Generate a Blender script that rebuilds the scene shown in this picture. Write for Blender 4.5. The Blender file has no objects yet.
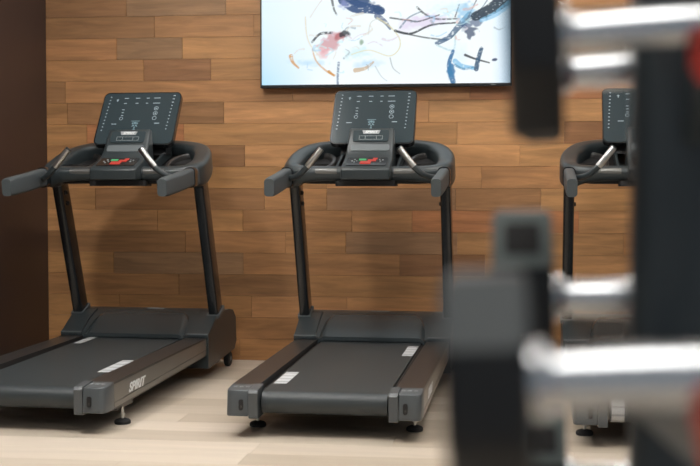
import bpy, bmesh, math, random
from mathutils import Vector, Matrix

# ------------------------------------------------------------------ camera, world, exposure
scn = bpy.context.scene
COL = scn.collection
EYE = 1.065
WALL_Y = 7.22
LEFT_X = -2.80
CEIL = 3.05

cam_d = bpy.data.cameras.new('camera'); cam = bpy.data.objects.new('camera', cam_d); COL.objects.link(cam)
cam_d.sensor_fit = 'HORIZONTAL'; cam_d.sensor_width = 36.0; cam_d.lens = 1250.0 / 700.0 * 36.0
cam_d.clip_start = 0.05; cam_d.clip_end = 60
cam.location = (0, 0, EYE)
cam.rotation_euler = (math.pi/2 - math.radians(2.428), 0, math.radians(7.603))
cam_d.dof.use_dof = True; cam_d.dof.focus_distance = 5.9; cam_d.dof.aperture_fstop = 3.8
scn.camera = cam

world = bpy.data.worlds.new('world'); scn.world = world; world.use_nodes = True
bg = world.node_tree.nodes['Background']
bg.inputs[0].default_value = (0.80, 0.90, 1.0, 1); bg.inputs[1].default_value = 0.25
scn.view_settings.view_transform = 'Standard'
scn.view_settings.look = 'None'
scn.view_settings.gamma = 1.0
scn.view_settings.use_curve_mapping = False
scn.view_settings.exposure = 0.0
PANEL_EMIT = {'left': 235.0, 'key': 95.0, 'near': 6.5, 'front': 8.0, 'back': 15.0}     # strength of the ceiling panels over the walkway / over the machines

# ------------------------------------------------------------------ materials
def new_mat(name):
    m = bpy.data.materials.new(name); m.use_nodes = True
    return m, m.node_tree, m.node_tree.nodes['Principled BSDF']

def plain(name, rgb, rough=0.5, metal=0.0, spec=0.5, noise=0.0, nscale=200.0, coat=0.0, bump=0.0):
    m, nt, b = new_mat(name)
    b.inputs['Base Color'].default_value = (*rgb, 1)
    b.inputs['Roughness'].default_value = rough
    b.inputs['Metallic'].default_value = metal
    b.inputs['Specular IOR Level'].default_value = spec
    b.inputs['Coat Weight'].default_value = coat
    if noise or bump:
        tc = nt.nodes.new('ShaderNodeTexCoord')
        n = nt.nodes.new('ShaderNodeTexNoise'); n.inputs['Scale'].default_value = nscale; n.inputs['Detail'].default_value = 3
        nt.links.new(tc.outputs['Object'], n.inputs['Vector'])
        if noise:
            mr = nt.nodes.new('ShaderNodeMapRange')
            mr.inputs['To Min'].default_value = 1 - noise; mr.inputs['To Max'].default_value = 1 + noise
            nt.links.new(n.outputs['Fac'], mr.inputs['Value'])
            mx = nt.nodes.new('ShaderNodeVectorMath'); mx.operation = 'SCALE'; mx.inputs[0].default_value = rgb
            nt.links.new(mr.outputs['Result'], mx.inputs['Scale'])
            nt.links.new(mx.outputs['Vector'], b.inputs['Base Color'])
        if bump:
            bp = nt.nodes.new('ShaderNodeBump'); bp.inputs['Strength'].default_value = bump; bp.inputs['Distance'].default_value = 0.001
            nt.links.new(n.outputs['Fac'], bp.inputs['Height']); nt.links.new(bp.outputs['Normal'], b.inputs['Normal'])
    return m

def emit(name, rgb, strength):
    m, nt, b = new_mat(name)
    b.inputs['Base Color'].default_value = (0.02, 0.02, 0.02, 1)
    b.inputs['Emission Color'].default_value = (*rgb, 1); b.inputs['Emission Strength'].default_value = strength
    return m

M = {}
M['slate']   = plain('slate_plastic', (0.031, 0.040, 0.044), 0.36, noise=0.08, nscale=60)
M['slate_gl'] = plain('slate_plastic_glossy', (0.033, 0.042, 0.046), 0.25, noise=0.06, nscale=60)
M['slate_lt']= plain('slate_plastic_light', (0.095, 0.108, 0.116), 0.38, noise=0.06, nscale=60)
M['cap']     = plain('grey_cap_plastic', (0.078, 0.088, 0.095), 0.40, noise=0.06, nscale=80)
M['gloss']   = plain('gloss_black_paint', (0.012, 0.014, 0.016), 0.22, noise=0.1, nscale=30, coat=0.2)
M['rail']    = plain('rail_plastic', (0.035, 0.033, 0.032), 0.30, noise=0.1, nscale=50)
M['side']    = plain('rail_side_metal', (0.22, 0.215, 0.20), 0.33, metal=0.55)
M['black']   = plain('matt_black', (0.012, 0.012, 0.013), 0.6)
M['rubber']  = plain('black_rubber', (0.015, 0.015, 0.016), 0.8, bump=0.3)
M['belt']    = plain('running_belt', (0.034, 0.042, 0.046), 0.45, noise=0.12, nscale=900, bump=0.25)
M['grip']    = plain('foam_grip', (0.062, 0.074, 0.080), 0.6, noise=0.07, nscale=400, bump=0.2)
M['steel']   = plain('brushed_steel', (0.48, 0.48, 0.47), 0.28, metal=1.0, noise=0.05, nscale=120)
M['plate']   = plain('contact_plate', (0.20, 0.20, 0.195), 0.35, metal=0.7)
M['chrome']  = plain('chrome', (0.84, 0.86, 0.89), 0.24, metal=1.0)
M['glass']   = plain('console_glass', (0.034, 0.050, 0.058), 0.17, spec=0.6)
M['glass_band'] = plain('console_glass_band', (0.050, 0.068, 0.075), 0.2, spec=0.6)
M['white']   = plain('white_print', (0.75, 0.77, 0.78), 0.5)
M['paleprint'] = plain('pale_print', (0.30, 0.33, 0.34), 0.5)
M['label']   = plain('white_label', (0.58, 0.60, 0.62), 0.45)
M['labelgrey'] = plain('label_grey', (0.34, 0.36, 0.38), 0.45)
M['marks']   = emit('lit_marks', (0.75, 0.92, 1.0), 0.55)
M['emblem']  = emit('lit_emblem', (0.45, 0.75, 0.85), 0.38)
M['red']     = emit('red_key', (1.0, 0.06, 0.03), 0.55)
M['redp']    = plain('red_saddle', (0.68, 0.05, 0.03), 0.5, noise=0.05)
M['green']   = emit('green_key', (0.15, 0.95, 0.35), 0.45)
M['midgrey'] = plain('mid_grey_panel', (0.13, 0.15, 0.16), 0.4)
M['bezel']   = plain('television_bezel', (0.01, 0.012, 0.014), 0.3)
M['urethane']= plain('dumbbell_urethane', (0.018, 0.019, 0.021), 0.5, noise=0.1, nscale=200)
M['headgrey'] = plain('grey_upper_face', (0.060, 0.072, 0.078), 0.55, noise=0.04, nscale=80)
M['headlight'] = plain('pale_grey_upper_face', (0.15, 0.185, 0.18), 0.5, noise=0.04, nscale=80)
M['post']    = plain('rack_powder_coat', (0.052, 0.066, 0.076), 0.40, noise=0.1, nscale=300)
M['brown']   = plain('dark_brown_panel', (0.038, 0.022, 0.020), 0.38, noise=0.08, nscale=4)
M['ceil']    = plain('ceiling_paint', (0.72, 0.72, 0.70), 0.8, noise=0.03, nscale=20)
M['frame']   = plain('light_frame', (0.8, 0.8, 0.8), 0.5)

def wood_mat(name, rough, grain_dark, grain_scale, coat, strength):
    """vertex colour attribute 'tone' per plank, multiplied by a stretched procedural grain"""
    m, nt, b = new_mat(name)
    at = nt.nodes.new('ShaderNodeAttribute'); at.attribute_name = 'tone'
    uv = nt.nodes.new('ShaderNodeAttribute'); uv.attribute_name = 'graincoord'
    mp = nt.nodes.new('ShaderNodeMapping'); mp.inputs['Scale'].default_value = grain_scale
    nt.links.new(uv.outputs['Vector'], mp.inputs['Vector'])
    n1 = nt.nodes.new('ShaderNodeTexNoise'); n1.inputs['Scale'].default_value = 1.0; n1.inputs['Detail'].default_value = 6; n1.inputs['Roughness'].default_value = 0.62; n1.inputs['Distortion'].default_value = 1.1
    nt.links.new(mp.outputs['Vector'], n1.inputs['Vector'])
    mp2 = nt.nodes.new('ShaderNodeMapping'); mp2.inputs['Scale'].default_value = [s*0.25 for s in grain_scale]
    nt.links.new(uv.outputs['Vector'], mp2.inputs['Vector'])
    n2 = nt.nodes.new('ShaderNodeTexNoise'); n2.inputs['Scale'].default_value = 1.0; n2.inputs['Detail'].default_value = 3; n2.inputs['Distortion'].default_value = 2.2
    nt.links.new(mp2.outputs['Vector'], n2.inputs['Vector'])
    r1 = nt.nodes.new('ShaderNodeMapRange'); r1.inputs['From Min'].default_value = 0.3; r1.inputs['From Max'].default_value = 0.7
    r1.inputs['To Min'].default_value = grain_dark; r1.inputs['To Max'].default_value = 2 - grain_dark
    nt.links.new(n1.outputs['Fac'], r1.inputs['Value'])
    r2 = nt.nodes.new('ShaderNodeMapRange'); r2.inputs['From Min'].default_value = 0.3; r2.inputs['From Max'].default_value = 0.7
    r2.inputs['To Min'].default_value = 1 - strength; r2.inputs['To Max'].default_value = 1 + strength
    nt.links.new(n2.outputs['Fac'], r2.inputs['Value'])
    mu = nt.nodes.new('ShaderNodeMath'); mu.operation = 'MULTIPLY'
    nt.links.new(r1.outputs['Result'], mu.inputs[0]); nt.links.new(r2.outputs['Result'], mu.inputs[1])
    vm = nt.nodes.new('ShaderNodeVectorMath'); vm.operation = 'SCALE'
    nt.links.new(at.outputs['Color'], vm.inputs[0]); nt.links.new(mu.outputs['Value'], vm.inputs['Scale'])
    nt.links.new(vm.outputs['Vector'], b.inputs['Base Color'])
    b.inputs['Roughness'].default_value = rough; b.inputs['Coat Weight'].default_value = coat; b.inputs['Coat Roughness'].default_value = 0.3
    return m
M['wallwood'] = wood_mat('wall_wood', 0.45, 0.78, (2.6, 26.0, 1.0), 0.0, 0.16)
M['floorwood'] = wood_mat('floor_wood', 0.42, 0.96, (1.6, 18.0, 1.0), 0.0, 0.05)

# ------------------------------------------------------------------ helpers
def link(name, me, mat=None, parent=None):
    o = bpy.data.objects.new(name, me); COL.objects.link(o)
    if mat is not None:
        for mm in (mat if isinstance(mat, (list, tuple)) else [mat]): me.materials.append(mm)
    if parent is not None: o.parent = parent
    return o

def finish(name, bm, mat, parent=None, smooth=35):
    bmesh.ops.recalc_face_normals(bm, faces=bm.faces[:])
    me = bpy.data.meshes.new(name); bm.to_mesh(me); bm.free()
    if smooth:
        me.polygons.foreach_set('use_smooth', [True]*len(me.polygons))
        me.set_sharp_from_angle(angle=math.radians(smooth))
    return link(name, me, mat, parent)

def tag(o, label=None, cat=None, group=None, kind=None):
    if label: o['label'] = label
    if cat: o['category'] = cat
    if group: o['group'] = group
    if kind: o['kind'] = kind
    return o

def empty(name, loc, rz=0.0):
    o = bpy.data.objects.new(name, None); COL.objects.link(o); o.location = loc; o.rotation_euler = (0, 0, rz); o.empty_display_size = 0.1
    return o

def bevel(bm, w, seg=2, edges=None, ang=25):
    es = edges if edges is not None else [e for e in bm.edges if e.is_manifold and e.calc_face_angle(0) > math.radians(ang)]
    if es: bmesh.ops.bevel(bm, geom=es, offset=w, offset_type='OFFSET', segments=seg, profile=0.5, affect='EDGES', clamp_overlap=True)

def box(bm, x0, x1, y0, y1, z0, z1, mi=0):
    vs = [bm.verts.new(p) for p in ((x0,y0,z0),(x1,y0,z0),(x1,y1,z0),(x0,y1,z0),(x0,y0,z1),(x1,y0,z1),(x1,y1,z1),(x0,y1,z1))]
    for f in ((0,3,2,1),(4,5,6,7),(0,1,5,4),(1,2,6,5),(2,3,7,6),(3,0,4,7)):
        fc = bm.faces.new([vs[i] for i in f]); fc.material_index = mi
    return vs

def prism(bm, pts, a, b, axis='x', mi=0):
    """closed outline extruded between a and b. axis x: pts are (y,z); axis y: (x,z); axis z: (x,y)"""
    def P(p, t):
        return {'x': (t, p[0], p[1]), 'y': (p[0], t, p[1]), 'z': (p[0], p[1], t)}[axis]
    A = [bm.verts.new(P(p, a)) for p in pts]; B = [bm.verts.new(P(p, b)) for p in pts]
    n = len(pts)
    f = bm.faces.new(A); f.material_index = mi
    f = bm.faces.new(B[::-1]); f.material_index = mi
    for i in range(n):
        f = bm.faces.new((A[i], B[i], B[(i+1) % n], A[(i+1) % n])); f.material_index = mi
    return A, B

def lathe(bm, prof, seg=24, mat=Matrix.Identity(4), mi=0):
    """profile (r, t) around local z, transformed"""
    rings = []
    for r, t in prof:
        rings.append([bm.verts.new(mat @ Vector((r*math.cos(2*math.pi*k/seg), r*math.sin(2*math.pi*k/seg), t))) for k in range(seg)])
    for i in range(len(rings)-1):
        for k in range(seg):
            f = bm.faces.new((rings[i][k], rings[i][(k+1) % seg], rings[i+1][(k+1) % seg], rings[i+1][k])); f.material_index = mi
    for rg in (rings[0], rings[-1]):
        try: f = bm.faces.new(rg); f.material_index = mi
        except ValueError: pass

def catmull(pts, n, closed=False):
    out = []; N = len(pts); V = [Vector(p) for p in pts]
    rng = range(N) if closed else range(N-1)
    for i in rng:
        if closed: p0, p1, p2, p3 = V[i-1], V[i], V[(i+1) % N], V[(i+2) % N]
        else: p0, p1, p2, p3 = V[max(i-1, 0)], V[i], V[i+1], V[min(i+2, N-1)]
        for k in range(n):
            t = k/n
            out.append(0.5*((2*p1) + (p2-p0)*t + (2*p0-5*p1+4*p2-p3)*t*t + (3*p1-p0-3*p2+p3)*t**3))
    if not closed: out.append(V[-1])
    return out

def sweep(bm, pts, section, closed=False, up=Vector((0, 0, 1)), mi=0, cap=True):
    """section(i, n) -> list of (side, up) offsets"""
    n = len(pts); rings = []
    for i, p in enumerate(pts):
        a = pts[(i-1) % n] if (closed or i > 0) else pts[i]
        b = pts[(i+1) % n] if (closed or i < n-1) else pts[i]
        t = (b - a).normalized(); s = t.cross(up)
        if s.length < 1e-4: s = Vector((1, 0, 0))
        s.normalize(); u = s.cross(t).normalized()
        rings.append([bm.verts.new(p + s*q[0] + u*q[1]) for q in section(i, n)])
    m = len(rings[0])
    for i in range(n if closed else n-1):
        A, B = rings[i], rings[(i+1) % n]
        for k in range(m):
            f = bm.faces.new((A[k], A[(k+1) % m], B[(k+1) % m], B[k])); f.material_index = mi
    if not closed and cap:
        for rg in (rings[0], rings[-1]):
            f = bm.faces.new(rg); f.material_index = mi

def rrect(w, h, r, seg=4):
    r = min(r, w/2 - 1e-4, h/2 - 1e-4); out = []
    for cx, cy, a0 in ((w/2-r, h/2-r, 0), (-w/2+r, h/2-r, 90), (-w/2+r, -h/2+r, 180), (w/2-r, -h/2+r, 270)):
        for k in range(seg+1):
            a = math.radians(a0 + 90*k/seg); out.append((cx + r*math.cos(a), cy + r*math.sin(a)))
    return out

def circ(r, seg=14):
    return [(r*math.cos(2*math.pi*k/seg), r*math.sin(2*math.pi*k/seg)) for k in range(seg)]

def frame_mat(origin, xdir, ydir):
    x = Vector(xdir).normalized(); y = Vector(ydir).normalized(); z = x.cross(y).normalized(); y = z.cross(x)
    m = Matrix((x, y, z)).transposed().to_4x4(); m.translation = Vector(origin)
    return m

def text_mesh(name, s, size, depth, shear, bold, mat4, mat, parent):
    cu = bpy.data.curves.new(name, 'FONT'); cu.body = s; cu.size = size; cu.extrude = depth; cu.shear = shear; cu.offset = bold
    cu.align_x = 'CENTER'; cu.align_y = 'CENTER'; cu.space_character = 1.0
    tmp = bpy.data.objects.new('tmp', cu); COL.objects.link(tmp)
    dg = bpy.context.evaluated_depsgraph_get()
    me = bpy.data.meshes.new_from_object(tmp.evaluated_get(dg))
    bpy.data.objects.remove(tmp); bpy.data.curves.remove(cu)
    me.name = name; me.materials.clear(); me.transform(mat4)
    return link(name, me, mat, parent)

def children(o): return [c for c in bpy.data.objects if c.parent == o]
def copy_tree(o, parent=None):
    c = o.copy(); COL.objects.link(c); c.parent = parent
    for ch in children(o): copy_tree(ch, c)
    return c

# ------------------------------------------------------------------ room shell
def planked(name, rows, to_xyz, mat, gap, thick, kind='structure'):
    """rows: list of (lo, hi, [(a, b, tone)]) ; every plank a slab with a hairline joint, all in the one surface"""
    me = bpy.data.meshes.new(name); V = []; F = []; T = []; G = []
    rnd = random.Random(5)
    for lo, hi, planks in rows:
        for a, b, tone in planks:
            ou, ov = rnd.uniform(0, 40), rnd.uniform(0, 40)
            base = len(V)
            g = gap
            c = [(a, lo, 0), (b, lo, 0), (b, hi, 0), (a, hi, 0), (a+g, lo+g, thick), (b-g, lo+g, thick), (b-g, hi-g, thick), (a+g, hi-g, thick)]
            for (u, v, w) in c: V.append(to_xyz(u, v, w)); T.append(tone); G.append((u+ou, v+ov, 0))
            for q in ((4,5,6,7), (0,1,5,4), (1,2,6,5), (2,3,7,6), (3,0,4,7)): F.append([base+k for k in q])
    me.from_pydata(V, [], F)
    ca = me.attributes.new('tone', 'FLOAT_COLOR', 'POINT'); ca.data.foreach_set('color', [x for t in T for x in (*t, 1.0)])
    ga = me.attributes.new('graincoord', 'FLOAT_VECTOR', 'POINT'); ga.data.foreach_set('vector', [x for t in G for x in t])
    me.update()
    bm = bmesh.new(); bm.from_mesh(me); bmesh.ops.recalc_face_normals(bm, faces=bm.faces[:]); bm.to_mesh(me); bm.free()
    o = link(name, me, mat); tag(o, kind=kind)
    return o

TONES = {'l': (0.485, 0.245, 0.100), 'm': (0.42, 0.207, 0.083), 'd': (0.30, 0.146, 0.062), 'g': (0.315, 0.172, 0.086), 'r': (0.42, 0.178, 0.072), 'k': (0.24, 0.115, 0.055)}
PW = 0.127
# joints and tones of the wall planks, from the floor up; x0 = left wall, x1 = beyond the frame
ROWS = {
 0: ([-1.621, -0.2, 1.1], 'mmlm'),
 1: ([-2.3, -0.7, 0.75], 'lmlm'),
 2: ([-2.355, -1.548, -0.981, 0.5], 'mmllm'),
 3: ([-1.99, -1.25, 0.432, 1.5], 'mdmlm'),
 4: ([-2.39, -1.60, -0.671, -0.18, 0.9], 'mgmdlm'),
 5: ([-1.949, -1.343, -0.987, -0.341, 0.6], 'dmmglm'),
 6: ([-2.117, -1.6, -0.952, -0.601, 0.35], 'lmmlrl'),
 7: ([-2.5, -1.471, -1.099, -0.35, 0.136, 1.3], 'mdmgdlm'),
 8: ([-2.2, -1.1, -0.2, 1.0], 'mmlml'),
 9: ([-2.45, -1.587, -1.05, 0.016, 0.9], 'mdlllm'),
 10: ([-2.55, -1.955, -0.95, -0.343, 0.263, 1.4], 'mrmmldl'),
 11: ([-2.67, -1.712, -0.505, 0.5], 'mdlll'),
 12: ([-2.682, -1.3, -0.27, 0.9], 'dmmrl'),
 13: ([-2.196, -1.789, -0.6, 0.8], 'mdmml'),
 14: ([-2.361, -1.961, -1.1, 0.3], 'mgmlm'),
 15: ([-2.13, -1.53, -0.2, 0.6], 'dmmlm'),
 16: ([-2.3, -1.697, -0.5, 0.6], 'dgmmd'),
}
rnd = random.Random(11); rows = []
for k in range(0, 25):
    if k in ROWS: js, ts = ROWS[k]
    else:
        js = []; x = LEFT_X
        while x < 3.0:
            x += rnd.uniform(0.5, 1.3); js.append(x)
        js = js[:-1]; ts = ''.join(rnd.choice('mmldg') for _ in range(len(js)+1))
    xs = [LEFT_X] + list(js) + [3.4]; planks = []
    for i in range(len(xs)-1):
        t = TONES[ts[i]]; v = rnd.uniform(0.93, 1.07); planks.append((xs[i], xs[i+1], (t[0]*v, t[1]*v*rnd.uniform(0.97, 1.03), t[2]*v)))
    z0, z1 = k*PW, min((k+1)*PW, CEIL)
    if z0 < CEIL - 0.01: rows.append((z0, z1, planks))
planked('wall_back', rows, lambda u, v, w: (u, WALL_Y - w, v), M['wallwood'], 0.0012, 0.004)

rows = []; y = -1.5; rnd = random.Random(23)
FT = [(0.61, 0.525, 0.43), (0.56, 0.48, 0.39), (0.66, 0.575, 0.48), (0.52, 0.44, 0.35)]
while y < WALL_Y - 0.01:
    y1 = min(y + 0.195, WALL_Y); x = LEFT_X - rnd.uniform(0, 1.2); planks = []
    while x < 3.4:
        x2 = x + 1.25; t = rnd.choice(FT); planks.append((max(x, LEFT_X), min(x2, 3.4), t)); x = x2
    planks = [p for p in planks if p[1] - p[0] > 0.01]
    rows.append((y, y1, planks)); y = y1
planked('floor', rows, lambda u, v, w: (u, v, w - 0.002), M['floorwood'], 0.0010, 0.002)

bm = bmesh.new(); box(bm, LEFT_X-0.1, LEFT_X, -1.5, WALL_Y, 0, CEIL)
tag(finish('wall_left', bm, M['brown'], smooth=0), kind='structure')
bm = bmesh.new(); box(bm, LEFT_X-0.1, 3.4, -1.5, WALL_Y+0.02, CEIL, CEIL+0.1)
tag(finish('ceiling', bm, M['ceil'], smooth=0), kind='structure')

# ceiling light panels (out of view, some added only for their light; the rest of the hall behind the camera is left open)
def ceiling_panel(x, y, w, d, key, label):
    t = empty('ceiling_light', (x, y, CEIL)); tag(t, label, 'ceiling light', 'square light panels in the ceiling')
    bm = bmesh.new()
    for a in ((-w/2-.02, -w/2, -d/2-.02, d/2+.02), (w/2, w/2+.02, -d/2-.02, d/2+.02), (-w/2, w/2, -d/2-.02, -d/2), (-w/2, w/2, d/2, d/2+.02)):
        box(bm, a[0], a[1], a[2], a[3], -0.014, -0.0005)
    finish('light_frame', bm, M['frame'], t, 0)
    bm = bmesh.new(); box(bm, -w/2, w/2, -d/2, d/2, -0.010, -0.001)
    finish('diffuser', bm, EM[key], t, 0)
EM = {k: emit('panel_' + k, (1.0, 0.97, 0.92), v) for k, v in PANEL_EMIT.items()}
SPOTS = [(-1.64, 6.05, 'back', 'ceiling light panel between the left and middle treadmill'),
         (-0.08, 6.05, 'back', 'ceiling light panel between the middle and right treadmill'), (1.60, 6.05, 'back', 'ceiling light panel right of the treadmills, near the wood wall'),
         (-2.35, 4.1, 'left', 'small bright ceiling light beside the dark brown wall'),
         (-1.05, 4.4, 'key', 'small added ceiling light in front of the gap between left and middle treadmill'), (0.55, 4.3, 'key', 'small added ceiling light in front of the right treadmill'), (-0.75, 3.2, 'front', 'ceiling light panel in front of the middle treadmill'),  # the 'key' pair is added to soften the consoles' shadow on the wall
         (0.9, 3.2, 'front', 'ceiling light panel in front of the right treadmill'),
         (-1.5, 1.2, 'front', 'ceiling light panel left of the dumbbell stand'), (0.0, 0.35, 'near', 'added bright ceiling panel above the dumbbell stand'), (1.6, 1.2, 'front', 'ceiling light panel right of the dumbbell stand')]  # the 'near' panel is added to brighten the chrome and dumbbell heads
for x, y, k, l in SPOTS: ceiling_panel(x, y, {'key': 0.30, 'left': 0.28, 'near': 0.9}.get(k, 0.6), {'key': 0.30, 'left': 0.28, 'near': 0.9}.get(k, 0.6), k, l)

# ------------------------------------------------------------------ television
def television():
    x0, x1, z0, z1 = -1.478, -0.031, 1.598, 2.411
    yf = WALL_Y - 0.075
    t = empty('television', ((x0+x1)/2, WALL_Y-0.004, z0)); tag(t, 'large wall-mounted television showing a blue and white abstract picture', 'television')
    ox, oy, oz = t.location; oy = oy
    bm = bmesh.new(); box(bm, x0-ox, x1-ox, yf+0.006-oy, yf+0.05-oy, 0, z1-oz); bevel(bm, 0.003, 1)
    finish('casing', bm, M['bezel'], t)
    bm = bmesh.new(); bz = 0.008
    for a in ((x0, x0+bz, z0, z1), (x1-bz, x1, z0, z1), (x0+bz, x1-bz, z0, z0+0.016), (x0+bz, x1-bz, z1-bz, z1)):
        box(bm, a[0]-ox, a[1]-ox, yf-oy, yf+0.007-oy, a[2]-oz, a[3]-oz)
    bez = finish('bezel', bm, M['bezel'], t, 0)
    bm = bmesh.new(); box(bm, 1.332-1.482-ox+0.0, 1.332-1.482-ox+0.03, yf-0.0008-oy, yf-oy, 0.006, 0.0095)
    finish('maker_mark', bm, M['paleprint'], bez, 0)
    bm = bmesh.new(); box(bm, -0.25, 0.25, yf+0.05-oy, -0.002, 0.25, 0.6)
    finish('wall_bracket', bm, M['black'], t, 0)
    # picture: coloured vertex grid. strokes given in px of the lower screen (0..251 across, 0..85 up from the bottom edge)
    NX, NY = 500, 282
    W = x1-x0-2*bz; H = z1-z0-0.016-bz
    import numpy as np
    U, Vv = np.meshgrid(np.linspace(0, 251, NX+1), np.linspace(0, 251*H/W, NY+1))
    rs = np.random.RandomState(3)
    def noise(sx, sy, seed):
        r = np.random.RandomState(seed); g = r.rand(64, 64)
        a = (U/sx) % 63; b = (Vv/sy) % 63; ia = a.astype(int); ib = b.astype(int); fa = a-ia; fb = b-ib
        fa = fa*fa*(3-2*fa); fb = fb*fb*(3-2*fb)
        return (g[ib, ia]*(1-fa)+g[ib, ia+1]*fa)*(1-fb) + (g[ib+1, ia]*(1-fa)+g[ib+1, ia+1]*fa)*fb
    img = np.ones((NY+1, NX+1, 3))*np.array([0.93, 0.985, 1.0])
    img -= (noise(30, 25, 1)*0.06)[..., None]*np.array([1, .35, .1])
    dl = np.clip(1-U/75, 0, 1)**1.4*(0.3+0.7*np.clip(1-Vv/70, 0, 1)); img -= dl[..., None]*np.array([.42, .18, .03])
    dr = np.clip((U-232)/19, 0, 1)*0.8; img -= dr[..., None]*np.array([.45, .26, .04])
    def blob(cx, cy, rx, ry, ang, colr, a, soft=0.35, rag=0.5, seed=1):
        nonlocal img
        c, s = math.cos(math.radians(ang)), math.sin(math.radians(ang))
        dx, dy = U-cx, Vv-cy
        p = (dx*c+dy*s)/rx; q = (-dx*s+dy*c)/ry
        d = np.sqrt(p*p+q*q) + (noise(3.5, 3.0, seed)-.5)*rag
        m = np.clip((1-d)/soft, 0, 1)*a
        img = img*(1-m[..., None]) + np.array(colr)*m[..., None]
    def stroke(pts, w0, w1, colr, a=1.0, dry=0.0, seed=2):
        nonlocal img
        w0 *= 1.0; w1 *= .95
        P = catmull([(p[0], p[1], 0) for p in pts], 14); n = len(P)
        m = np.zeros_like(U)
        for i in range(n-1):
            ax, ay, bx, by = P[i].x, P[i].y, P[i+1].x, P[i+1].y
            L2 = (bx-ax)**2+(by-ay)**2+1e-9
            t = np.clip(((U-ax)*(bx-ax)+(Vv-ay)*(by-ay))/L2, 0, 1)
            d = np.hypot(U-(ax+t*(bx-ax)), Vv-(ay+t*(by-ay)))
            w = w0 + (w1-w0)*(i+t)/n
            m = np.maximum(m, np.clip((w-d)/0.6+0.4, 0, 1))
        m = m*a
        if dry: m = m*(0.25 + 0.75*np.clip((noise(2.2, 1.1, seed)-dry*0.55)*5, 0, 1))
        img = img*(1-m[..., None]) + np.array(colr)*m[..., None]
    N = (0.005, 0.015, 0.03); B = (0.005, 0.06, 0.20); SB = (0.22, 0.55, 0.82)
    blob(165, 62, 26, 8, 8, (0.75, 0.66, 0.86), .75, .5, .5, 4); blob(148, 58, 12, 9, 40, (0.78, 0.72, 0.90), .6, .6, .5, 5)
    blob(190, 75, 26, 6, 5, (0.6, 0.85, 0.95), .45, .8, .6, 6)
    blob(70, 42, 15, 9, 30, (0.62, 0.28, 0.32), .8, .4, .6, 7); blob(63, 33, 8, 8, 0, (0.80, 0.40, 0.44), .7, .5, .7, 8)
    blob(80, 48, 7, 4, 25, (0.45, 0.10, 0.12), .8, .4, .5, 9)
    blob(50, 22, 22, 4, -5, (0.48, 0.74, 0.92), .65, .8, .7, 10); blob(98, 32, 16, 9, 10, (0.60, 0.86, 0.90), .6, .6, .7, 11)
    blob(108, 20, 17, 6, 5, (0.40, 0.68, 0.92), .6, .8, .5, 12)
    blob(85, 50, 6, 4, 0, N, .9, .4, .7, 13); blob(102, 42, 3, 3, 0, (0.1, 0.25, 0.1), .7, .5, .5, 14)
    stroke([(86, 86), (96, 78), (108, 76), (122, 73)], 8, 4, B, .96, .12, 15); blob(100, 82, 16, 6, -10, B, .95, .3, .4, 16); blob(119, 75, 7, 5, -15, (0.0, 0.05, 0.17), .9, .4, .4, 17)
    stroke([(118, 68), (126, 62), (131, 55)], 3.2, 1.2, B, .8, .2, 18)
    stroke([(72, 86), (74, 76), (77, 70)], 1.4, .8, N, .8, .25, 19); blob(84, 80, 6, 5, 0, (0.30, 0.35, 0.65), .6, .6, .8, 20)
    stroke([(52, 43), (60, 51), (72, 52)], 1.2, 1.4, N, .9, .15, 21)
    ORG = (0.65, 0.30, 0.06); OC = (0.72, 0.62, 0.40)
    stroke([(45, 68), (46, 52), (50, 40), (60, 28)], .9, .5, OC, .6, .1, 22)
    stroke([(30, 29), (32, 23), (38, 17)], 2.2, .8, ORG, .85, .25, 23)
    stroke([(52, 36), (56, 24), (66, 14), (75, 9)], .7, 1.2, ORG, .7, .2, 24); stroke([(69, 13), (74, 9)], 1.6, 1.0, ORG, .9, 0, 24)
    stroke([(118, 66), (130, 58), (140, 46), (140, 35), (130, 28), (110, 34), (92, 30)], .9, .5, (0.72, 0.66, 0.40), .75, .05, 25)
    stroke([(96, 14), (106, 16), (114, 22)], 2.4, 1.0, (0.60, 0.42, 0.25), .8, .2, 26)
    stroke([(109, 50), (112, 62), (122, 66)], .8, .6, (0.6, 0.62, 0.60), .6, 0, 27)
    stroke([(50, 68), (58, 80), (66, 90)], .8, .5, (0.66, 0.60, 0.50), .5, .1, 28)
    stroke([(78, 0), (78, 10), (79, 22)], 1.2, 1.4, (0.08, 0.16, 0.30), .75, .35, 29)
    stroke([(131, 26), (134, 16), (141, 10)], .6, .4, (.25, .28, .3), .7, 0, 30)
    stroke([(116, 18), (122, 8), (128, 3)], .6, .4, (.35, .42, .45), .6, 0, 31)
    stroke([(136, 53), (152, 50), (172, 58), (196, 60)], 1.3, .8, N, .95, .08, 32)
    stroke([(138, 52), (165, 46), (188, 43)], .8, .8, N, .85, .1, 33)
    stroke([(131, 66), (150, 63), (160, 62), (180, 68)], .9, .7, N, .85, .1, 34)
    stroke([(141, 56), (150, 66), (163, 72)], 1.0, .7, (0.05, 0.15, 0.25), .7, .1, 35)
    stroke([(158, 76), (166, 69), (178, 64), (198, 64)], 1.1, .8, N, .85, .15, 36)
    stroke([(178, 40), (190, 46), (198, 55), (210, 68)], 2.2, 3.2, (0.02, 0.10, 0.22), .85, .32, 37)
    stroke([(178, 38), (194, 33), (196, 48)], 1.0, .9, (0.35, 0.60, 0.66), .6, .15, 38)
    stroke([(192, 45), (205, 58), (222, 74), (230, 86)], .8, .5, (0.06, 0.14, 0.22), .8, .1, 39)
    stroke([(207, 62), (214, 76), (222, 92)], .7, .6, N, .7, .1, 40); stroke([(196, 66), (200, 78)], .8, .5, N, .8, .2, 41)
    blob(206, 70, 9, 11, -20, SB, .7, .6, .9, 42); blob(214, 60, 13, 6, 20, B, .75, .45, 1.1, 43)
    blob(212, 50, 8, 6, -40, (0.01, 0.05, 0.14), .85, .4, 1.0, 44)
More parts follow.
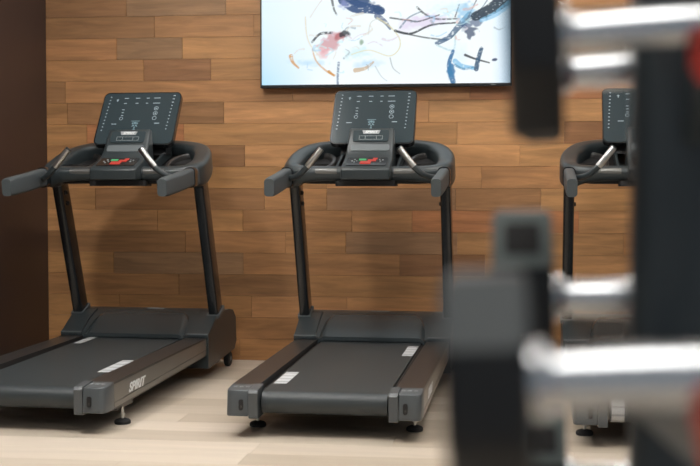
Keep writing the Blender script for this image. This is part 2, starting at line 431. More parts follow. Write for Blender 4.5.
    stroke([(216, 66), (230, 72), (244, 82), (256, 92)], 4.5, 9, (0.004, 0.03, 0.06), .97, .10, 45)
    stroke([(222, 62), (236, 68), (252, 80)], 2.0, 4.0, SB, .7, .1, 46)
    blob(200, 28, 14, 18, 0, (0.72, 0.90, 0.98), .5, .8, .5, 47)
    stroke([(196, 22), (203, 17), (214, 15)], 2.6, 2.0, SB, .85, .15, 48); stroke([(196, 18), (205, 14), (214, 16)], 1.2, .9, (0.05, .25, .45), .8, .2, 48)
    stroke([(194, 32), (190, 18), (194, 2)], 1.6, 3.0, (0.02, 0.16, 0.36), .95, .12, 49); blob(192, 12, 4.5, 10, 3, (0.03, 0.20, 0.42), .95, .3, .4, 50)
    stroke([(206, 28), (216, 24), (230, 20)], 1.3, .7, N, .95, 0, 51)
    stroke([(222, 34), (219, 24), (217, 14)], 2.0, 2.6, (0.02, 0.09, 0.18), .95, .12, 52); blob(235, 23, 3.0, 1.8, 8, (0.02, 0.05, 0.14), .95, .3, .3, 53)
    rq = np.random.RandomState(8)
    for k in range(46):     # small dabs and hairlines between the larger strokes
        x, yv = [(72, 40), (105, 34), (95, 62), (210, 60), (200, 70), (165, 66), (60, 30)][k % 7]
        x += rq.normal(0, 13); yv += rq.normal(0, 9); an = rq.uniform(0, 6.28); L = rq.uniform(4, 18)
        cc = [(0.55, 0.82, 0.90), (0.35, 0.62, 0.85), (0.72, 0.68, 0.60), (0.25, 0.33, 0.40), (0.62, 0.84, 0.86), (0.70, 0.60, 0.70), (0.70, 0.45, 0.42)][rq.randint(7)]
        stroke([(x, yv), (x+L*.5*math.cos(an)+rq.normal(0, 2), yv+L*.5*math.sin(an)), (x+L*math.cos(an+.4), yv+L*math.sin(an+.4)*.7)], rq.uniform(.4, 1.6), rq.uniform(.3, .9), cc, .6, .3, 90+k)
    for k in range(10):     # loose strokes on the upper half, beyond the photo's frame
        x, yv = rs.uniform(15, 235), rs.uniform(92, 132)
        stroke([(x, yv), (x+rs.uniform(-25, 25), yv+rs.uniform(-8, 8)), (x+rs.uniform(-40, 40), yv+rs.uniform(-14, 14))], 1.4, .8, [N, B, ORG, SB][k % 4], .8, .15, 60+k)
    img = np.clip(img, 0, 1)
    V = []
    for j in range(NY+1):
        for i in range(NX+1): V.append((x0+bz+W*i/NX-ox, yf+0.004-oy, 0.016+H*j/NY))
    F = [(j*(NX+1)+i, j*(NX+1)+i+1, (j+1)*(NX+1)+i+1, (j+1)*(NX+1)+i) for j in range(NY) for i in range(NX)]
    me = bpy.data.meshes.new('screen'); me.from_pydata(V, [], F)
    ca = me.attributes.new('picture', 'FLOAT_COLOR', 'POINT')
    arr = np.ones((NY+1, NX+1, 4)); arr[..., :3] = img
    ca.data.foreach_set('color', arr.ravel().tolist())
    m, nt, b = new_mat('screen_picture'); at = nt.nodes.new('ShaderNodeAttribute'); at.attribute_name = 'picture'
    b.inputs['Base Color'].default_value = (0.01, 0.01, 0.01, 1); b.inputs['Roughness'].default_value = 0.5
    nt.links.new(at.outputs['Color'], b.inputs['Emission Color']); b.inputs['Emission Strength'].default_value = 1.0
    link('screen', me, m, t)
television()

# ------------------------------------------------------------------ treadmill (origin: floor, centre of the near end; +y towards the wall)
def treadmill():
    T = empty('treadmill', (0, 0, 0))
    # --- running belt round its roller
    def out(y, z): return (y, z)
    loop = [(1.56, 0.216), (0.115, 0.189)]
    for k in range(1, 14):
        a = math.radians(90 + 180*k/14); loop.append((0.082 + 0.047*math.cos(a), 0.142 + 0.047*math.sin(a)))
    loop += [(0.115, 0.095), (1.56, 0.15)]
    bm = bmesh.new(); prism(bm, loop, -0.262, 0.262)
    belt = finish('running_belt', bm, M['belt'], T, 40)
    def ztop(y): return 0.189 + (y-0.115)*(0.027/1.445) + 0.0006
    def belt_label(x0, x1, y0, y1):
        bm = bmesh.new()
        vs = [bm.verts.new(p) for p in ((x0, y0, ztop(y0)), (x1, y0, ztop(y0)), (x1, y1, ztop(y1)), (x0, y1, ztop(y1)))]; bm.faces.new(vs)
        n = 5
        for k in range(n):
            a = y0 + (y1-y0)*(0.12+0.76*k/n); b2 = a + (y1-y0)*0.05
            q = [bm.verts.new(p) for p in ((x0+.008, a, ztop(a)+.0004), (x1-.008, a, ztop(a)+.0004), (x1-.008, b2, ztop(b2)+.0004), (x0+.008, b2, ztop(b2)+.0004))]
            bm.faces.new(q).material_index = 1
        tag(finish('belt_label', bm, [M['label'], M['labelgrey']], belt, 0), 'white printed label')
    T['_lab'] = 1
    # --- deck under the belt
    bm = bmesh.new(); prism(bm, [(0.16, 0.10), (0.16, 0.178), (1.5, 0.205), (1.5, 0.15)], -0.284, 0.284)
    finish('deck', bm, M['black'], T, 0)
    # --- side rails
    for s in (-1, 1):
        bm = bmesh.new()
        ya, yb = 0.118, 1.53
        def zt(y): return 0.205 + (y)*0.0115
        A, Bv = prism(bm, [(ya, 0.088), (ya, zt(ya)), (yb, zt(yb)), (yb, 0.128)], s*0.290, s*0.404)
        bevel(bm, 0.008, 3)
        rail = finish('side_rail', bm, M['rail'], T)
        # outer face strip: grey metal with a groove
        bm = bmesh.new()
        prism(bm, [(ya+.004, 0.095), (ya+.004, 0.116), (yb-.02, 0.158), (yb-.02, 0.134)], s*0.402, s*0.4065)
        prism(bm, [(ya+.004, 0.1195), (ya+.004, 0.196), (yb-.02, 0.214), (yb-.02, 0.1615)], s*0.402, s*0.4060)
        bevel(bm, 0.0012, 1)
        tag(finish('side_trim', bm, M['side'], rail), 'brushed grey trim')
        xd = Vector((0, 1 if s > 0 else -1, 0.012*(1 if s > 0 else -1)))
        text_mesh('lettering', 'SPIRIT', 0.056, 0.0006, 0.35, 0.0018, frame_mat((s*0.4068, 0.40, 0.151), xd, (0, 0, 1)) @ Matrix.Scale(1.35, 4, (1, 0, 0)), M['white'], rail)
        # --- end cap
        bm = bmesh.new()
        xo, xi = 0.406, 0.310
        pl = [(xi, 0.0), (xo-0.022, 0.0), (xo-0.006, 0.010), (xo, 0.028), (xo, 0.125), (xi, 0.125)]
        Av = [bm.verts.new((s*x, y, 0.088 + 0.004*(y < .02))) for x, y in pl]
        Bv = [bm.verts.new((s*x, y + (0.012 if y < .03 else 0), 0.199 if y < .03 else 0.2085)) for x, y in pl]
        bm.faces.new(Av); bm.faces.new(Bv[::-1])
        for i in range(6): bm.faces.new((Av[i], Bv[i], Bv[(i+1) % 6], Av[(i+1) % 6]))
        bmesh.ops.recalc_face_normals(bm, faces=bm.faces[:]); bevel(bm, 0.006, 3, ang=20)
        cap = finish('end_cap', bm, M['cap'], T)
        bm = bmesh.new(); prism(bm, [(0.006, 0.088), (0.003, 0.188), (0.016, 0.201), (0.125, 0.209), (0.125, 0.082), (0.012, 0.082)], s*0.272, s*0.3095); bevel(bm, 0.005, 2)
        finish('cap_collar', bm, M['cap'], cap)
        bm = bmesh.new()
        prism(bm, [(q[0]+s*0.340, q[1]+0.140) for q in rrect(0.018, 0.046, 0.0085)], -0.0014, 0.006, 'y')
        finish('adjuster_slot', bm, M['black'], cap)
        bm = bmesh.new()
        prism(bm, [(q[0]+s*0.340+.001, q[1]+0.132) for q in rrect(0.008, 0.012, 0.004)], -0.002, 0.004, 'y')
        finish('adjuster_screw', bm, M['rail'], cap)
        bm = bmesh.new()
        for j in range(3):
            for k in range(2):
                xx = s*0.352 + (j-1)*0.026; yy = 0.060 + k*0.010
                zz = 0.199 + (yy-0.012)*(0.0095/0.113) + 0.0012
                q = [bm.verts.new(p) for p in ((xx-.008, yy, zz), (xx+.008, yy, zz), (xx+.008, yy+.005, zz+.0008), (xx-.008, yy+.005, zz+.0008))]; bm.faces.new(q)
        finish('cap_print', bm, M['paleprint'], cap, 0)
        # --- levelling foot
        bm = bmesh.new(); m4 = Matrix.Translation((s*0.352, 0.27, 0))
        lathe(bm, [(0.012, 0.0), (0.034, 0.0), (0.036, 0.004), (0.036, 0.013), (0.030, 0.019), (0.014, 0.024), (0.001, 0.024)], 24, m4)
        foot = finish('levelling_foot', bm, M['rubber'], T)
        bm = bmesh.new(); lathe(bm, [(0.001, 0.02), (0.007, 0.02), (0.007, 0.075), (0.001, 0.075)], 12, m4); lathe(bm, [(0.001, 0.038), (0.013, 0.038), (0.013, 0.047), (0.001, 0.047)], 6, m4)
        finish('threaded_stem', bm, M['steel'], foot)
        bm = bmesh.new(); box(bm, min(s*0.31, s*0.38), max(s*0.31, s*0.38), 0.22, 0.42, 0.066, 0.112); bevel(bm, .004, 1)
        finish('foot_bracket', bm, M['rail'], T)
        # --- transport wheel
        bm = bmesh.new(); m4 = Matrix.Translation((s*0.386, 1.985, 0.045)) @ Matrix.Rotation(math.pi/2, 4, 'Y')
        lathe(bm, [(0.004, -0.016), (0.038, -0.016), (0.045, -0.010), (0.045, 0.010), (0.038, 0.016), (0.004, 0.016)], 24, m4)
        wh = finish('transport_wheel', bm, M['rubber'], T)
        bm = bmesh.new(); lathe(bm, [(0.001, -0.019), (0.013, -0.019), (0.013, 0.019), (0.001, 0.019)], 12, m4)
        finish('hub', bm, M['midgrey'], wh)
        bm = bmesh.new(); prism(bm, [(1.5, 0.06), (1.90, 0.03), (1.98, 0.045), (1.98, 0.11), (1.5, 0.13)], s*0.335, s*0.350)
        finish('wheel_bracket', bm, M['black'], T, 0)
    # --- motor hood
    def hood_profile(dz=0.0, front=0.0):
        return [(1.495-front, 0.058), (1.495-front, 0.232+dz), (1.530-front*.5, 0.252+dz), (1.62, 0.300+dz), (1.69, 0.328+dz), (1.76, 0.339+dz), (1.90, 0.338+dz), (1.99, 0.325+dz), (2.05, 0.275+dz), (2.06, 0.14), (2.02, 0.098)]
    bm = bmesh.new(); A, Bv = prism(bm, hood_profile(), -0.416, 0.416)
    bevel(bm, 0.014, 3, ang=50)
    hood = finish('motor_hood', bm, M['slate'], T, 30)
    for s in (-1, 1):       # front corner shoulders and a pale strip painted in as their edge highlight
        bm = bmesh.new()
        P = [(1.488, 0.226), (1.488, 0.240), (1.53, 0.2605), (1.62, 0.3085), (1.69, 0.336), (1.74, 0.3455), (1.74, 0.335), (1.62, 0.290)]
        prism(bm, P, s*0.300, s*0.414); bevel(bm, 0.003, 2)
        finish('hood_shoulder', bm, M['slate'], hood)
        bm = bmesh.new(); prism(bm, [(1.4865, 0.2385), (1.4865, 0.2425), (1.494, 0.2465), (1.494, 0.2415)], s*0.296, s*0.414)
        finish('shoulder_highlight', bm, M['slate_lt'], hood, 0)
    # raised arched centre panel on the hood
    def hz(y):
        pr = [(1.45, 0.205), (1.495, 0.232), (1.530, 0.252), (1.62, 0.300), (1.69, 0.328), (1.76, 0.339), (1.95, 0.338)]
        for (a, za), (b, zb) in zip(pr, pr[1:]):
            if y <= b: return za + (zb-za)*(y-a)/(b-a)
        return 0.343
    bm = bmesh.new(); NXp, NYp = 40, 16; grid = {}
    for j in range(NYp+1):
        v = j/NYp
        for i in range(NXp+1):
            u = -1 + 2*i/NXp
            w = 0.280*(1 - 0.13*v**2.2)
            y = 1.478 + 0.235*v
            edge = min(1, (1-abs(u))*9, (1-v)*6)
            lift = 0.020*math.sin(edge*math.pi/2)
            rr = 0.0
            if v > .72: rr = (v-.72)/.28
            x = u*(w - 0.045*rr**2*abs(u))
            z = hz(y) + lift - 0.001
            grid[i, j] = bm.verts.new((x, y, z))
    for j in range(NYp):
        for i in range(NXp): bm.faces.new((grid[i, j], grid[i+1, j], grid[i+1, j+1], grid[i, j+1]))
    top_edges = [e for e in bm.edges if e.is_boundary]
    r = bmesh.ops.extrude_edge_only(bm, edges=top_edges)
    for v in r['geom']:
        if isinstance(v, bmesh.types.BMVert): v.co.z -= 0.02
    finish('hood_panel', bm, M['slate_gl'], hood, 50)
    bm = bmesh.new(); prism(bm, [(q[0], q[1]+1.86) for q in rrect(0.10, 0.03, .01)], 0.3375, 0.3400, 'z')
    finish('hood_badge', bm, M['paleprint'], hood, 0)
    # --- uprights
    for s in (-1, 1):
        bm = bmesh.new()
        b0, b1 = Vector((s*0.392, 1.725, 0.325)), Vector((s*0.392, 1.43, 1.085))
        sweep(bm, [b0, b1], lambda i, n: rrect(0.054, 0.105, 0.012, 3), up=Vector((0, 1, 0)))
        up = finish('upright', bm, M['gloss'], T)
        bm = bmesh.new(); sweep(bm, [b0 + (b1-b0).normalized()*0.006, b0 + (b1-b0).normalized()*0.026], lambda i, n: rrect(0.072, 0.128, 0.012, 3), up=Vector((0, 1, 0)))
        finish('base_collar', bm, M['slate_lt'], up)
        for k in range(2):
            bm = bmesh.new()
            p = b0.lerp(b1, 0.87 - 0.075*k) + Vector((-s*0.027, -0.012, 0.012))
            lathe(bm, [(0.001, -0.002), (0.011, -0.002), (0.011, 0.007), (0.006, 0.010), (0.001, 0.010)], 12, Matrix.Translation(p) @ Matrix.Rotation(-s*math.pi/2, 4, 'Y'))
            finish('bolt', bm, M['black'], up)
    # --- console ring
    half = [(0, 1.285, 1.098, .075, .070), (0.20, 1.285, 1.098, .075, .072), (0.315, 1.288, 1.094, .078, .085), (0.378, 1.330, 1.090, .088, .125), (0.394, 1.42, 1.108, .092, .135), (0.380, 1.54, 1.158, .094, .125),
            (0.325, 1.645, 1.205, .096, .105), (0.22, 1.700, 1.232, .094, .085), (0.10, 1.718, 1.243, .09, .075), (0, 1.720, 1.245, .09, .072)]
    pts = half + [(-p[0], *p[1:]) for p in half[-2:0:-1]]
    pos = catmull([p[:3] for p in pts], 6, True); wh_ = catmull([(p[3], p[4], 0) for p in pts], 6, True)
    bm = bmesh.new()
    def sec(i, n):
        w, h = wh_[i].x, wh_[i].y
        return rrect(w, h, 0.030, 4)
    sweep(bm, pos, sec, closed=True, up=Vector((0, -0.30, 0.95)).normalized())
    ring = finish('console_ring', bm, M['slate'], T, 60)
    # tray floor, cup recesses and dividers inside the ring
    def tz(y): return 1.085 + (y-1.30)*0.34
    bm = bmesh.new(); P = []
    n = len(pos)
    for i in range(0, n, 2):
        p = pos[i]; c = Vector((0, 1.50, 0)); q = c + (Vector((p.x, p.y, 0))-c)*0.95
        P.append((q.x, q.y, tz(q.y)-0.018))
    vs = [bm.verts.new(p) for p in P]; bm.faces.new(vs); r = bmesh.ops.extrude_face_region(bm, geom=bm.faces[:])
    for v in r['geom']:
        if isinstance(v, bmesh.types.BMVert): v.co.z -= 0.02
    tray = finish('console_tray', bm, M['black'], ring, 30)
    for s in (-1, 1):
        bm = bmesh.new()
        rim = [Vector((s*0.286 + 0.084*math.cos(a), 1.51 + 0.132*math.sin(a), tz(1.51+0.132*math.sin(a)) - 0.010)) for a in [2*math.pi*k/32 for k in range(32)]]
        sweep(bm, rim, lambda i, n: rrect(0.026, 0.040, 0.010, 3), closed=True)
        finish('cup_holder', bm, M['rail'], ring, 60)
        bm = bmesh.new(); cup = [(0.072, 0.0), (0.066, -0.05), (0.001, -0.052)]
        lathe(bm, [(0.001, -.050), (0.07, -.048), (0.075, 0.012), (0.072, 0.012), (0.066, -.044), (0.001, -.046)], 28, Matrix.Translation((s*0.286, 1.51, tz(1.5)-.016)) @ Matrix.Scale(1.3, 4, (0, 1, 0)))
        finish('cup_well', bm, M['rail'], ring)
        bm = bmesh.new(); prism(bm, [(1.31, 1.085), (1.31, 1.130), (1.68, 1.255), (1.68, 1.20)], s*0.150, s*0.162); bevel(bm, .003, 1)
        finish('tray_divider', bm, M['slate'], ring)
        bm = bmesh.new(); prism(bm, [(q[0]+1.283, q[1]+1.107) for q in rrect(0.0775, 0.034, .014)], s*0.145, s*0.255)
        finish('pulse_plate', bm, M['plate'], ring, 40)
    bm = bmesh.new(); prism(bm, [(q[0], q[1]+1.31) for q in rrect(0.31, 0.11, .02)], 1.034, 1.0625, 'z'); bevel(bm, .004, 2, ang=50)
    finish('under_tray', bm, M['black'], ring, 40)
    # --- hand grips and pulse bars
    for s in (-1, 1):
        bm = bmesh.new()
        path = catmull([(s*0.398, 1.36, 1.085), (s*0.398, 1.20, 1.075), (s*0.397, 1.02, 1.052), (s*0.395, 0.80, 1.028)], 6)
        m = len(path)
        def gs(i, n):
            k = 1.0
            if i >= n-2: k = 0.97 if i == n-2 else 0.90
            return rrect(0.052*k, 0.092*k, 0.017*k, 5)
        sweep(bm, path, gs)
        tip = path[-1]; bm2 = None
        hg = finish('hand_grip', bm, M['grip'], T, 50)
        bm = bmesh.new(); sweep(bm, [path[4]+Vector((0, .012, 0)), path[4], path[5]], lambda i, n: rrect(0.062, 0.104, 0.024, 5)); 
        finish('grip_collar', bm, M['gloss'], hg, 50)
        bm = bmesh.new()
        bar = catmull([(s*0.392, 1.26, 1.078), (s*0.362, 1.17, 1.076), (s*0.318, 1.11, 1.086), (s*0.278, 1.085, 1.116), (s*0.240, 1.080, 1.160), (s*0.190, 1.085, 1.224)], 8)
        sweep(bm, bar, lambda i, n: circ(0.0150), up=Vector((0, 1, 0.01)))
        pb = finish('pulse_bar', bm, M['slate'], T, 60)
        bm = bmesh.new(); k0 = int(len(bar)*0.66)
        sweep(bm, bar[k0:-1], lambda i, n: circ(0.0165), up=Vector((0, 1, 0.01)))
        finish('metal_sleeve', bm, M['steel'], pb, 60)
    # --- big display
    bl = Vector((0, 1.488, 1.253)); tp = Vector((0, 1.680, 1.545)); upv = (tp-bl).normalized(); H = (tp-bl).length
    D = frame_mat(bl, (1, 0, 0), upv); nrm = D.to_3x3() @ Vector((0, 0, 1))     # nrm points to the runner (-y, +z)
    Wd = 0.446
    bm = bmesh.new(); prism(bm, [(q[0]*(1+(-0.012 if q[1] > 0 else 0.0)), q[1]+H/2) for q in rrect(Wd, H, 0.032, 6)], -0.030, 0.0, 'z'); bevel(bm, 0.004, 2, ang=60); bm.transform(D)
    disp = finish('display', bm, M['gloss'], T, 40)
    bm = bmesh.new(); prism(bm, [(q[0], q[1]+H/2) for q in rrect(Wd-0.014, H-0.014, 0.027, 6)], 0.0002, 0.0012, 'z'); 
    def P2(px, py):      # measured in a 430 x 275 drawing of the panel
        return ((px-285)/430*Wd, H - (py-25)/275*H)
    n_plain = len(bm.faces)
    def dash(px, py, w, h=5):
        cx, cy = P2(px, py); w *= Wd/430*.45; h *= H/275*.32
        q = [bm.verts.new((cx+a*w, cy+b*h, 0.0022)) for a, b in ((-1, -1), (1, -1), (1, 1), (-1, 1))]; bm.faces.new(q)
    for k in range(11):
        dash(113-1.3*k, 50+17.5*k, 8, 6); dash(460-1.1*k, 45+17.5*k, 8 if k > 2 else 12, 6)
    for px, w in ((200, 26), (262, 26), (318, 18), (368, 38)): dash(px, 57, w, 5)
    for px, w in ((198, 18), (262, 18), (317, 14), (370, 44)): dash(px, 84, w, 5)
    for py in (118, 133, 148): dash(195, py, 14, 5)
    for py in (112, 138): dash(374, py, 8, 8)
    dash(160, 193, 32, 5); dash(393, 190, 30, 6); dash(152, 68, 4, 22); dash(152, 66, 14, 4)
    def ringmark(px, py, r):
        cx, cy = P2(px, py); r *= Wd/430
        A = [bm.verts.new((cx+r*math.cos(a), cy+r*math.sin(a), .0022)) for a in [k*math.pi/8 for k in range(16)]]
        B = [bm.verts.new((cx+r*.78*math.cos(a), cy+r*.78*math.sin(a), .0022)) for a in [k*math.pi/8 for k in range(16)]]
        for k in range(16): bm.faces.new((A[k], A[(k+1) % 16], B[(k+1) % 16], B[k]))
    ringmark(193, 164, 10)
    for py in (112, 138, 163): ringmark(374, py, 12)
    bm.faces.ensure_lookup_table()
    for f in bm.faces[n_plain:]: f.material_index = 2
    n_plain = len(bm.faces)
    for px, py, r, h in ((275, 188, 7, 0), (263, 191, 5, 1), (287, 191, 5, 2), (268, 201, 5, 3), (282, 201, 5, 4), (275, 210, 4, 5), (275, 222, 6, 6), (262, 205, 3, 7), (288, 205, 3, 8)):
        cx, cy = P2(px, py); r *= Wd/430
        bm.faces.new([bm.verts.new((cx+r*math.cos(a), cy+r*math.sin(a), .0022 + h*4e-5)) for a in [k*math.pi/6 for k in range(12)]])
    for px, py, w, h in ((275, 178, 46, 3), (275, 215, 3, 10), (265, 184, 9, 2), (286, 184, 9, 2)):
        cx, cy = P2(px, py); w *= Wd/860; h *= H/550
        bm.faces.new([bm.verts.new((cx+a*w, cy+b*h, 0.0020)) for a, b in ((-1, -1), (1, -1), (1, 1), (-1, 1))])
    bm.faces.ensure_lookup_table()
    for f in bm.faces[n_plain:]: f.material_index = 3
    bm.transform(D); finish('display_glass', bm, [M['glass'], M['glass_band'], M['marks'], M['emblem']], disp, 0)
    bm = bmesh.new(); prism(bm, [(1.535, 1.20), (1.62, 1.20), (1.69, 1.39), (1.655, 1.41), (1.552, 1.25)], -0.17, 0.17); bevel(bm, .006, 2, ang=40)
    finish('display_neck', bm, M['black'], T)
    # --- centre keypad module
    prof = [(1.170, 1.085), (1.165, 1.118), (1.188, 1.134), (1.300, 1.176), (1.338, 1.205), (1.374, 1.250), (1.425, 1.328), (1.437, 1.334), (1.452, 1.322), (1.46, 1.15), (1.40, 1.07), (1.17, 1.065)]
    bm = bmesh.new(); A = []; Bv = []
    def hw(y, z): return 0.124 - 0.009*max(0, min(1, (z-1.14)/0.19))
    A = [bm.verts.new((-hw(y, z), y, z)) for y, z in prof]; Bv = [bm.verts.new((hw(y, z), y, z)) for y, z in prof]
    bm.faces.new(A); bm.faces.new(Bv[::-1]); n = len(prof)
    for i in range(n): bm.faces.new((A[i], Bv[i], Bv[(i+1) % n], A[(i+1) % n]))
    bmesh.ops.recalc_face_normals(bm, faces=bm.faces[:]); bevel(bm, 0.009, 3, ang=50)
    kp = finish('keypad_module', bm, M['slate'], T, 35); kp.location.x = 0.010
    def slab(name, ya, za, yb, zb, w, t0, mat, inset=0.0, par=kp, rad=.01):
        a, b = Vector((0, ya, za)), Vector((0, yb, zb)); L = (b-a).length; F4 = frame_mat(a, (1, 0, 0), b-a)
        bm = bmesh.new(); prism(bm, [(q[0], q[1]+L/2) for q in rrect(w, L, rad, 4)], 0.0, t0, 'z'); bm.transform(F4)
        return finish(name, bm, mat, par, 0), F4, L
    slab('keypad_display', 1.380, 1.262, 1.420, 1.3205, 0.186, 0.0022, M['glass'])
    _, F4, L = slab('silver_panel', 1.344, 1.213, 1.371, 1.246, 0.200, 0.0030, M['midgrey'])
    slab('keypad', 1.193, 1.1365, 1.297, 1.1755, 0.206, 0.0035, M['gloss'])
    FD = frame_mat((0, 1.380, 1.262), (1, 0, 0), (0, 1.42-1.38, 1.3205-1.262))
    bm = bmesh.new(); prism(bm, [(-0.040, 0.048), (0.040, 0.048), (0.047, 0.070), (-0.047, 0.070)], 0.0022, 0.0028, 'z'); bm.transform(FD); finish('name_plate', bm, M['labelgrey'], kp, 0)
    text_mesh('name_print', 'SPIRIT', 0.020, 0.0002, 0.3, 0.0006, FD @ Matrix.Translation((0, 0.059, 0.0032)) @ Matrix.Scale(1.2, 4, (1, 0, 0)), M['white'], kp)
    bm = bmesh.new()
    for y0 in (0.012, 0.034):
        prism(bm, [(-0.06, y0), (0.06, y0), (0.06, y0+.0018), (-0.06, y0+.0018)], .0022, .0026, 'z')
    for x0 in (-0.061, -0.03, 0.028, 0.059): prism(bm, [(x0, .012), (x0+.002, .012), (x0+.002, .036), (x0, .036)], .0022, .0026, 'z')
    bm.transform(FD); finish('display_grid', bm, M['paleprint'], kp, 0)
    FK = frame_mat((0, 1.193, 1.1365), (1, 0, 0), (0, 1.297-1.193, 1.1755-1.1365)) @ Matrix.Scale(0.87, 4, (0, 1, 0))
    def keys(name, rects, mat):
        for a, b, c, d in rects:
            bm = bmesh.new(); prism(bm, [(a, b), (c, b), (c, d), (a, d)], .0036, .0065, 'z')
            bm.transform(FK); finish(name, bm, mat, kp, 0)
    keys('red_key', [(-0.032, 0.020, 0.022, 0.060), (0.004, 0.064, 0.045, 0.088), (0.028, 0.090, 0.050, 0.114)], M['red'])
    keys('green_key', [(-0.042, 0.078, -0.006, 0.100)], M['green'])
    keys('small_key', [(-0.078, 0.060, -0.071, 0.068), (-0.066, 0.085, -0.059, 0.094), (-0.066, 0.040, -0.059, 0.049), (-0.054, 0.060, -0.048, 0.068), (0.066, 0.055, 0.073, 0.063), (0.076, 0.078, 0.083, 0.086), (0.060, 0.085, 0.066, 0.092)], M['paleprint'])
    del T['_lab']
    return T, belt, belt_label

T0, belt0, mk_label = treadmill()
def relabel(T, labels):
    """each machine's belt has stopped somewhere else: the printed labels sit at their own places"""
    belt = [c for c in children(T) if c.name.split('.')[0] == 'running_belt'][0]
    for (xa, xb, ya, yb) in labels:
        bm = bmesh.new(); base = 0.189 - 0.115*(0.027/1.445)
        def Pz(y): return (y, base + y*(0.027/1.445) + 0.0008) if y > .115 else None
        def pt(s):                   # s = distance along the belt, negative = round the roller
            if s >= 0.085: return (s, 0.1892 + max(0, s-.115)*(0.027/1.445) + 0.0008)
            a = math.pi/2 + (0.085-s)/0.047; return (0.082 + 0.0482*math.cos(a), 0.142 + 0.0482*math.sin(a))
        N = 16; row = []
        for k in range(N+1):
            y, z = pt(ya + (yb-ya)*k/N); row.append((bm.verts.new((xa, y, z)), bm.verts.new((xb, y, z))))
        for k in range(N):
            f = bm.faces.new((row[k][0], row[k][1], row[k+1][1], row[k+1][0])); f.material_index = 1 if k % 4 == 2 else 0
        tag(finish('belt_label', bm, [M['label'], M['labelgrey']], belt, 0), 'white printed label')

GR = 'treadmills in a row against the wood wall'
T1 = copy_tree(T0); T2 = copy_tree(T0)
T0.location = (-0.782, 5.0, 0); T0.rotation_euler = (0, 0, math.radians(-1.1))
T1.location = (-2.104, 5.0, 0); T1.rotation_euler = (0, 0, math.radians(-2.4))
T2.location = (0.634, 5.0, 0); T2.rotation_euler = (0, 0, math.radians(-0.8))
for T, side, dx in ((T0, -1, 0.022), (T1, 1, 0.035)):      # levelling feet screwed in at slightly different places
    for c in children(T):
        if c.name.startswith('levelling_foot') and c.data.vertices[0].co.x*side > 0: c.location.x += dx
tag(T0, 'middle treadmill with black belt, below the television', 'treadmill', GR)
tag(T1, 'left treadmill beside the dark brown wall', 'treadmill', GR)
tag(T2, 'right treadmill partly hidden behind the dumbbell rack', 'treadmill', GR)
relabel(T0, [(-0.256, -0.198, 0.245, 0.53), (0.208, 0.262, 1.055, 1.365)])
relabel(T1, [(0.205, 0.262, 0.44, 0.77), (-0.248, -0.205, 1.26, 1.50)])
relabel(T2, [(-0.256, -0.205, -0.055, 0.075)])

# ------------------------------------------------------------------ dumbbell stand in the foreground
def bar_between(bm, a, b, r, seg=16): sweep(bm, [Vector(a), Vector(b)], lambda i, n: circ(r, seg), up=Vector((0.01, 0.02, 1)))
RX0, RX1, RY0, RY1 = 0.097, 0.167, 1.060, 1.120
def rack():
    cx, cy = (RX0+RX1)/2, (RY0+RY1)/2
    R = empty('dumbbell_rack', (cx, cy, 0)); tag(R, 'dark grey upright dumbbell stand, blurred in the right foreground', 'dumbbell rack')
    L = lambda x, y, z: (x-cx, y-cy, z)
    bm = bmesh.new(); sweep(bm, [Vector((0, 0, 0.03)), Vector((0, 0, 1.42))], lambda i, n: rrect(RX1-RX0, RY1-RY0, 0.020, 6), up=Vector((0, 1, 0)))
    finish('post', bm, M['post'], R, 50)
    bm = bmesh.new(); box(bm, -0.30, 0.30, -0.035, 0.035, 0.0, 0.04); bevel(bm, .008, 2); finish('base_bar', bm, M['post'], R)
    bm = bmesh.new(); box(bm, -0.035, 0.035, -0.42, 0.32, 0.0, 0.039); bevel(bm, .008, 2); finish('base_bar', bm, M['post'], R)
    for (hy, hz, xa, xb, rad) in ((0.68, 0.960, 0.0985, 0.140, 0.0178), (1.0, 1.183, 0.137, 0.165, 0.017), (1.20, 1.169, 0.112, 0.150, 0.017), (1.17, 0.963, 0.108, 0.150, 0.0178), (1.33, 0.750, 0.110, 0.150, 0.017)):
        ya, yb = (hy-0.03, RY0+.005) if hy < RY0 else (RY1-.005, hy+0.03)
        zt = hz - rad - 0.006
        bm = bmesh.new(); x0, x1 = xa-cx, xb-cx
        if hy < RY0: pr = [(ya-cy, zt-0.022), (ya-cy, zt+0.016), (hy-0.021-cy, zt+0.016), (hy-0.012-cy, zt), (hy+0.012-cy, zt), (hy+0.021-cy, zt+0.016), (hy+.03-cy, zt+0.010), (yb-cy, zt-0.012), (yb-cy, zt-0.07)]
        else: pr = [(ya-cy, zt-0.07), (ya-cy, zt-0.012), (hy-.03-cy, zt+0.010), (hy-0.021-cy, zt+0.016), (hy-0.012-cy, zt), (hy+0.012-cy, zt), (hy+0.021-cy, zt+0.016), (yb-cy, zt+0.016), (yb-cy, zt-0.022)]
        if hy < RY0 and abs(hy-1.0) < .01: pr = [(ya-cy, zt-0.022), (ya-cy, zt+0.016), (hy-0.021-cy, zt+0.016), (hy-0.012-cy, zt), (hy+0.012-cy, zt), (hy+0.021-cy, zt+0.016), (yb-cy, zt+0.016), (yb-cy, zt-0.07)]
        prism(bm, pr, x0, x1)
        arm = finish('cradle_arm', bm, M['post'], R, 0)
        bm = bmesh.new()
        prism(bm, [(hy-0.0215-cy, zt+0.019), (hy-0.0115-cy, zt+0.003), (hy+0.0115-cy, zt+0.003), (hy+0.0215-cy, zt+0.019), (hy+.030-cy, zt+.017), (hy+.030-cy, zt-.004), (hy-.034-cy, zt-.024), (hy-.034-cy, zt+.019)], x0-.002, x1+.002)
        tag(finish('cradle_liner', bm, M['redp'], arm, 0), 'red plastic liner')
    return R
rack()

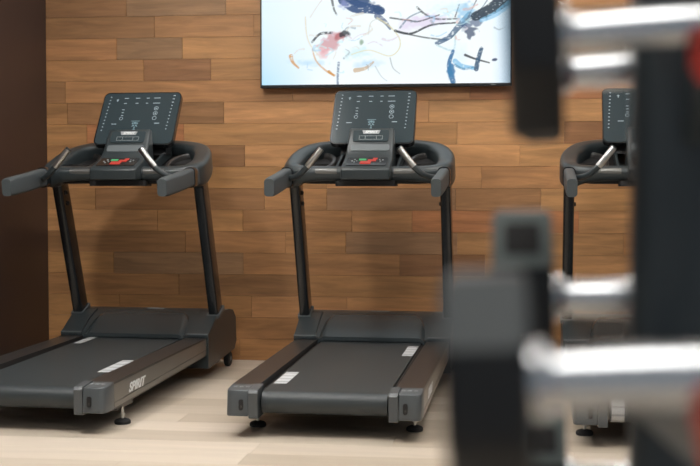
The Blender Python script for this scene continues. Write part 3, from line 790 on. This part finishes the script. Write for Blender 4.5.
def dumbbell(name, hx, y, z, hl, hr, flat, thick, tilt, label, yaw=0.0, plate=False):
    cx = hx + hl/2
    Dm = empty('dumbbell', (cx, y, z)); Dm.rotation_euler = (0, math.radians(-tilt), math.radians(yaw))
    tag(Dm, label, 'dumbbell', 'eight-sided dumbbells on the stand')
    bm = bmesh.new(); m4 = Matrix.Rotation(math.pi/2, 4, 'Y'); prof = [(0.001, -hl/2-.01)]
    for k in range(13):
        t = k/12; prof.append((hr*(0.86 + 0.14*math.sin(math.pi*t)), -hl/2 + hl*t))
    prof.append((0.001, hl/2+.01)); lathe(bm, prof, 28, m4)
    finish('handle', bm, M['chrome'], Dm, 60)
    for s in (-1, 1):
        bm = bmesh.new(); Rr = flat/2/math.cos(math.pi/8)
        def hexa(k): return [(Rr*k*math.cos(math.radians(22.5+45*i)), Rr*k*math.sin(math.radians(22.5+45*i))) for i in range(8)]
        a, b = s*(hl/2), s*(hl/2+thick)
        prism(bm, hexa(1), min(a, b), max(a, b)); bmesh.ops.recalc_face_normals(bm, faces=bm.faces[:]); bevel(bm, 0.006, 3, ang=30)
        hd = finish('weight_head', bm, M['urethane'], Dm, 40)
        bm = bmesh.new(); lathe(bm, [(hr*1.0, a-s*0.0), (hr*1.22, a), (hr*1.22, a-s*0.008), (hr*.9, a-s*0.012)], 28, m4)
        finish('collar', bm, M['chrome'], hd, 60)
        # paler grey over the two upper slanted faces, on some with a dark number field
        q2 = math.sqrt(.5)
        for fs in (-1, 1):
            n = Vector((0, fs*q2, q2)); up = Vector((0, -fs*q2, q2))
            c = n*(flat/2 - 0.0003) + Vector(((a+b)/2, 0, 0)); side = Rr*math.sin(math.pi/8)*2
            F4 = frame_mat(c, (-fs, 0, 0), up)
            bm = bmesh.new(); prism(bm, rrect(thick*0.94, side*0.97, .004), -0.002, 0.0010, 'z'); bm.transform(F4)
            np_ = tag(finish('head_upper_face', bm, M['headlight'] if plate else M['headgrey'], hd, 0), 'grey upper face')
            if plate:
                bm = bmesh.new(); prism(bm, rrect(thick*0.58, side*0.55, .004), 0.0010, 0.0016, 'z'); bm.transform(F4)
                tag(finish('number_field', bm, M['black'], hd, 0), 'dark number field')
    return Dm
dumbbell('a', 0.008, 0.68, 0.960, 0.150, 0.0175, 0.118, 0.045, 2.6, 'nearest blurred dumbbell on the lower tier, with grey-topped black head and chrome handle')
dumbbell('b', 0.033, 1.17, 0.957, 0.140, 0.0175, 0.162, 0.054, 1.0, 'blurred dumbbell behind the nearest one on the lower tier', plate=True)
dumbbell('c', 0.032, 1.00, 1.183, 0.150, 0.0170, 0.158, 0.041, 3.0, "upper dumbbell whose black head stands in front of the television's right edge")
dumbbell('d', 0.040, 1.20, 1.169, 0.140, 0.0165, 0.128, 0.036, 2.5, 'farther dumbbell of the upper tier, its handle below the nearer handle')
dumbbell('e', 0.052, 1.33, 0.750, 0.140, 0.0165, 0.140, 0.046, 0.0, 'lowest dumbbell, cut off by the bottom of the photo', plate=True)
